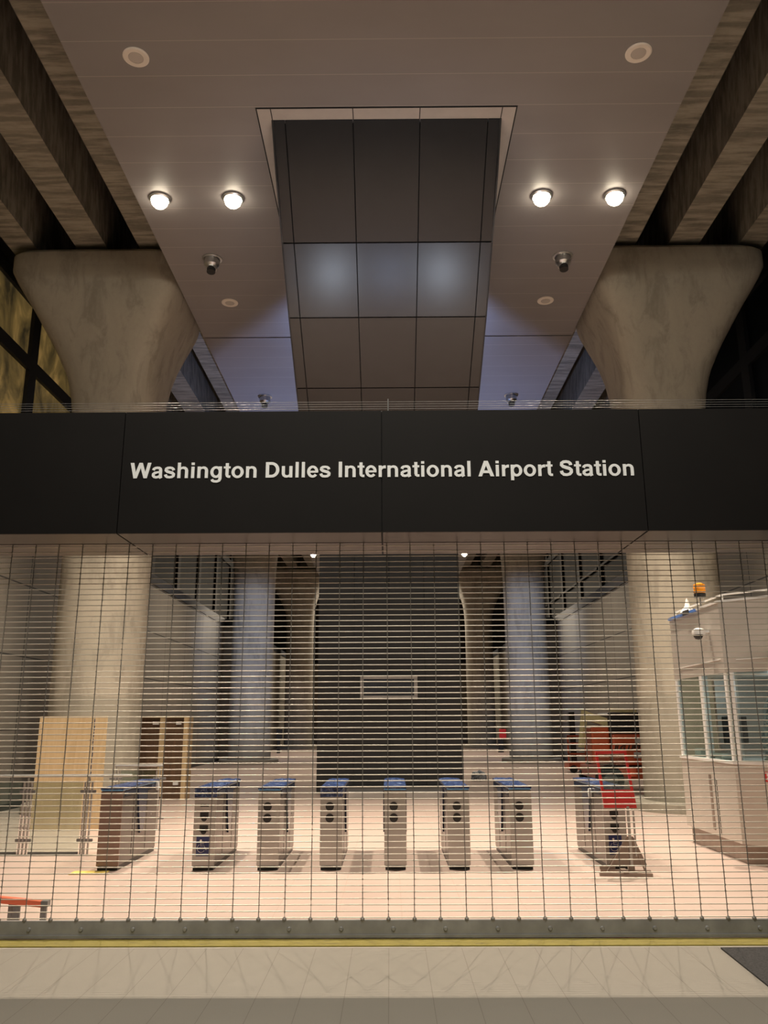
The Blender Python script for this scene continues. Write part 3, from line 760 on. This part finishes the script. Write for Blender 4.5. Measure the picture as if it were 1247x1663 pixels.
# notice on the angled face
nd = Vector((-1, -1)).normalized(); 
ns = empty('notice_sign', (kx + .44, 11.2 - .44, .92), R(-45)); tag(ns, 'red and black notice on the angled face of the kiosk', 'sign')
MB().box(-.25, .35, -.012, -.002, .08, .20).build('red_header', M['red'], ns)
MB().box(-.21, .35, -.012, -.002, -.16, .075).build('black_body', M['black'], ns)
pm = MB()
for k in range(4): pm.box(-.22 + (k % 2) * .06, -.18 + (k % 2) * .06, -.016, -.012, .10 + (k // 2) * .045, .135 + (k // 2) * .045)
pm.box(-.08, .2, -.016, -.012, .15, .165).box(-.08, .2, -.016, -.012, .115, .125)
for k in range(4): pm.box(-.19, -.07, -.016, -.012, -.12 + k * .05, -.107 + k * .05).box(-.03, .3, -.016, -.012, -.12 + k * .05, -.112 + k * .05)
pm.build('pictograms', M['white'], ns)
kl = bpy.data.lights.new('kiosk_fill', 'POINT'); kl.energy = 12; kl.color = (.9, .95, 1); kl.shadow_soft_size = .15  # added point light to brighten the inside, no lamp modelled
ko_l = bpy.data.objects.new('kiosk_fill', kl); COL.objects.link(ko_l); ko_l.parent = ko; ko_l.location = (5.4, 11.7, 2.2)
# beacon, strobe and camera on the roof
bc = empty('warning_beacon', (4.50, 12.0, 3.22)); tag(bc, 'orange warning beacon on a thin stem above the kiosk roof', 'beacon')
MB().cyl((0, 0, 0), (0, 0, .26), .008, n=8).build('stem', M['grey'], bc)
MB().lathe([(.08, .25), (.085, .30), (.08, .31)], n=24).build('base', M['black'], bc, True)
MB().lathe([(.07, .31), (.085, .33), (.085, .36), (.075, .375), (.085, .39), (.08, .44), (.04, .46)], n=24).build('lens', M['amber_lens'], bc, True)
sb = empty('antenna_dome', (4.50, 12.55, 3.30)); tag(sb, 'small white cone bracket on the kiosk roof beside the beacon', 'antenna')
MB().lathe([(.12, .0), (.12, .025), (.04, .12), (.022, .2), (.005, .24)], n=16).build('cone', M['white'], sb, True)
sc = empty('security_camera', (kx, 11.62, 2.93)); tag(sc, 'white dome security camera on the upper band of the kiosk', 'security camera')
MB().box(-.14, 0, -.03, .03, .0, .03).lathe([(.085, -.03), (.09, 0), (.08, .04), (.03, .06)], (-.14, 0, 0), 20).build('housing', M['white'], sc, True)
MB().lathe([(.005, -.10), (.04, -.09), (.06, -.06), (.065, -.03)], (-.15, 0, 0), 20).build('dome', M['black'], sc, True)
# things seen inside the kiosk
MB_ = tag(MB().box(kx + .25, 7.7, 12.2, 13.0, 1.236, 1.30).build('counter', M['kiosk']), 'counter inside the kiosk behind the glass', 'counter')
mo = empty('monitor', (4.95, 12.35, 1.30), R(30)); tag(mo, 'black monitor behind the kiosk glass', 'monitor')
MB().box(-.25, .25, -.02, .02, .12, .50, .01).build('screen', M['black'], mo); MB().box(-.03, .03, -.01, .03, 0, .14).build('foot', M['black'], mo)
def lump(name, c, r, mat, label, cat, seed, n=2):
    rr = random.Random(seed); m = MB()
    bmesh.ops.create_icosphere(m.bm, subdivisions=3, radius=1)
    for v in m.bm.verts:
        k = 1 + rr.uniform(-.14, .14); v.co = Vector((v.co.x * r[0] * k, v.co.y * r[1] * k, max(-.35, v.co.z) * r[2] * k + .35 * r[2]))
    o = m.build(name, mat, None, False, c); tag(o, label, cat); return o
MB_ = tag(MB().box(4.95, 6.1, 10.95, 11.7, .3, 1.30).build('desk', M['kiosk']), 'desk right behind the angled kiosk window', 'desk') if False else None
lump('bubble_wrap', (5.32, 11.05, 1.24), (.5, .4, .75), M['wrap'], 'heap of bluish plastic wrap behind the angled kiosk window', 'plastic wrap', 5)
pp = MB()
for k in range(5): pp.obox((4.86 + .01 * k, 10.98, 1.245 + .022 * k), (.22, .16, .018), (0, 0, R(-45 + 6 * k)))
tag(pp.build('paper_stack', M['paper']), 'pale stack of papers on the sill behind the angled window', 'papers')
tag(MB().obox((4.62, 12.0, 1.275), (.28, .2, .04), (0, .1, .4)).obox((4.6, 11.75, 1.27), (.2, .3, .03), (0, -.1, -.3)).obox((4.6, 12.7, 1.30), (.2, .16, .10), (0, 0, .2)).build('crumpled_paper', M['paper']), 'loose pale papers along the long kiosk window', 'papers')

# ================================================================== LEFT SIDE
pl = empty('plywood_board', (-5.62, 14.95, 0)); tag(pl, 'wide pale plywood board standing left of the fare gates', 'board')
MB().box(-.50, .44, 0, .03, 0, 1.86).build('sheet', M['ply'], pl)
MB().box(-.45, .40, .03, .08, .1, .18).box(-.45, .40, .03, .08, 1.6, 1.68).build('batten', M['ply'], pl)
p2 = empty('plywood_board', (-5.06, 14.98, 0)); tag(p2, 'narrow plywood strip standing against the wide plywood board', 'board')
MB().box(-.10, .11, 0, .03, 0.0, 1.86).build('sheet', M['ply'], p2)
sm = MB()
for k in range(14): sm.box(-.112 + .004 * math.sin(k * 1.7), -.098 + .004 * math.sin(k * 1.7), -.006, 0, .3 + k * .11, .38 + k * .11)
sm.build('blue_edge_marks', M['dark_glass'], p2)
# brown shipping crate
cr = empty('door_crate', (-5.35, 20.5, 0)); tag(cr, 'upright open crate of brown doors with a pale plywood edge', 'crate')
MB().box(-.62, .45, .05, .35, .04, 1.88).build('back_panel', M['brown_wood'], cr)
MB().box(.45, .56, -.12, .38, .0, 1.90).build('plywood_edge', M['ply'], cr)
MB().box(-.15, -.03, .0, .05, .06, 1.88).build('stile', M['ply'], cr)
MB().box(-.62, .45, -.10, .36, .0, .04).build('bottom_board', M['brown_wood'], cr)
MB().box(-.62, .45, -.02, .36, 1.86, 1.90).build('top_board', M['ply'], cr)
m = MB()
for z in (1.70, .32): m.box(-.32, -.18, -.02, .05, z, z + .07).box(.24, .36, -.02, .05, z, z + .07)
m.build('spacer_block', M['paper'], cr)
# glass railings
def rail(x0, x1, y, label, posts):
    e = empty('glass_railing', ((x0 + x1) / 2, y, 0)); tag(e, label, 'railing', 'steel and glass railings on the left')
    o = (x0 + x1) / 2
    MB().cyl((x0 - o, 0, 1.03), (x1 - o, 0, 1.03), .02, n=14).build('top_rail', M['bar'], e, True)
    for p in posts:
        q = MB()
        for d in (-.05, 0, .05): q.box(p - o + d - .008, p - o + d + .008, -.02, .02, 0, .95)
        q.beam((p - o, 0, .94), (p - o, 0, 1.03), .02, .02)
        pp_ = q.build('post', M['steel'], e)
        for z in (.18, .82): MB().box(p - o - .11, p - o + .11, -.014, .014, z - .02, z + .02, .006).build('clamp', M['grey'], pp_)
    for a, b in zip(posts, posts[1:]):
        MB().box(a - o + .08, b - o - .08, -.006, .006, .03, .95).build('glass_pane', M['glass'], e)
        MB().box(a - o + .08, b - o - .08, -.012, .012, .0, .03).build('bottom_channel', M['grey'], e)
rail(-6.9, -3.62, 12.2, 'nearer steel and glass railing in front of the plywood boards', [-5.89, -5.07, -4.22])
rail(-4.72, -3.9, 14.9, 'short farther railing between plywood and the leftmost gate', [-4.70, -3.95])
tag(MB().obox((-3.62, 10.72, .004), (.42, .24, .006), (0, 0, R(4))).build('yellow_paper', M['yellow_paper']), 'yellow sheet lying on the floor before the leftmost gate', 'paper')
dl = empty('orange_trestle', (-3.1, 7.95, 0)); tag(dl, 'low orange topped trestle with grey legs behind the grille, far left', 'trestle')
MB().beam((0.03, 0, .20), (-1.2, .35, .235), .06, .05).build('orange_rail', M['orange_bar'], dl)
MB().obox((.05, 0, .205), (.06, .07, .05)).build('end_bracket', M['grey'], dl)
for px_, py_ in ((.045, 0), (-.22, .07), (-.30, .14), (-1.1, .32)):
    MB().box(px_ - .03, px_ + .005, py_ - .02, py_ + .02, 0, .19).box(px_ + .008, px_ + .024, py_ - .024, py_ + .0, 0, .19).build('leg', M['grey'], dl)

# ================================================================== LIFTS AND OTHER FAR THINGS
lf = empty('boom_lift', (6.2, 21.7, 0)); tag(lf, 'orange boom lift parked behind the nearest right pier', 'boom lift')
MB().box(-1.05, 1.5, -.1, 1.9, .34, .62, .03).build('chassis', M['orange'], lf)
MB().box(-.62, 1.4, .0, 1.6, .66, 1.42, .06).build('engine_hood', M['orange'], lf)
MB().box(-1.12, -.66, .05, .8, .70, 1.62, .05).build('counterweight', M['orange'], lf)
MB().box(-.66, .4, .1, 1.2, 1.42, 1.95, .04).build('control_cover', M['black'], lf)
MB().beam((-1.35, .2, 1.1), (-1.2, .3, 2.0), .12, .12).beam((-1.25, .3, 1.9), (-.5, .3, 1.65), .26, .2).beam((-.6, .2, 2.02), (.1, .2, 1.98), .08, .1).build('boom', M['pale_yellow'], lf)
MB().box(.3, .75, -.02, .5, 1.5, 1.7, .03).build('tool_box', M['orange'], lf)
MB().box(-.1, .5, -.035, -.001, .84, .98).box(-.05, .35, -.03, .0, 1.2, 1.32).build('decal_panel', M['frame_grey'], lf)
MB().box(-.55, -.1, -.14, -.1, .40, .60, .01).box(.25, .5, -.14, -.1, .40, .60, .01).build('amber_plate', M['orange_bar'], lf)
text_mesh('lettering', 'JLG LIFT', .17, M['black'], lf, (-.62, -.02, 1.03), (R(90), 0, 0), .74, .006, .004, .3)
for x, y in ((-.75, -.16), (1.1, -.16), (-.75, 1.7), (1.1, 1.7)):
    wl = MB().cyl((x, y, .33), (x, y + .26, .33), .33, n=28).build('wheel', M['rubber'], lf, True)
    MB().cyl((x, y - .01, .33), (x, y + .02, .33), .17, n=20).build('hub', M['grey'], wl, True)
s2 = empty('scissor_lift', (6.65, 30.5, 0)); tag(s2, 'red framed lift with a black mast left of the orange lift', 'scissor lift')
MB().box(-.45, 1.0, -.4, .4, .10, .35, .02).build('base', M['orange'], s2)
MB().box(-.30, -.10, -.1, .1, .3, 2.05).box(.25, .8, -.1, .2, .9, 1.4).box(.3, .7, -.1, .2, .4, .85).build('mast', M['black'], s2)
q = MB()
for z in (.6, .95, 1.2): q.box(-.45, .75, -.3, -.25, z, z + .06)
for x in (-.45, .15, .72): q.box(x, x + .05, -.3, -.25, .3, 1.25)
q.build('guard_rail', M['orange'], s2)
for x in (-.3, .8):
    MB().cyl((x, -.46, .13), (x, -.34, .13), .13, n=18).build('wheel', M['rubber'], s2, True)
lump('plastic_sheet', (2.68, 26.4, 0), (.23, .2, .22), M['wrap'], 'crumpled grey plastic heap on the floor right of the black wall', 'plastic sheet', 9)
ex = empty('extinguisher_stand', (6.55, 50, 0)); tag(ex, 'small red box on a dark stand beside the second right pier', 'stand')
MB().box(-.2, .2, -.1, .1, .75, 1.3, .03).build('red_box', M['red'], ex); MB().box(-.3, .02, -.1, .1, 0, .74).build('stand', M['black'], ex)
bs = MB().box(-.12, .06, -.1, .1, 0, .8).box(-.16, .16, -.1, .1, .8, 1.35)
o = bs.build('dark_stand', M['black'], None, False, (-6.42, 50, 0)); tag(o, 'small dark stand seen beside the second left pier', 'stand')
# dark mat on the hall floor
mt = MB().prism([(2.60, 7.22), (4.6, 7.24), (4.6, 4.0), (2.42, 4.0)], XY, 0, .012)
tag(mt.build('floor_mat', M['mat']), 'dark grey mat on the tan floor at the lower right', 'mat')
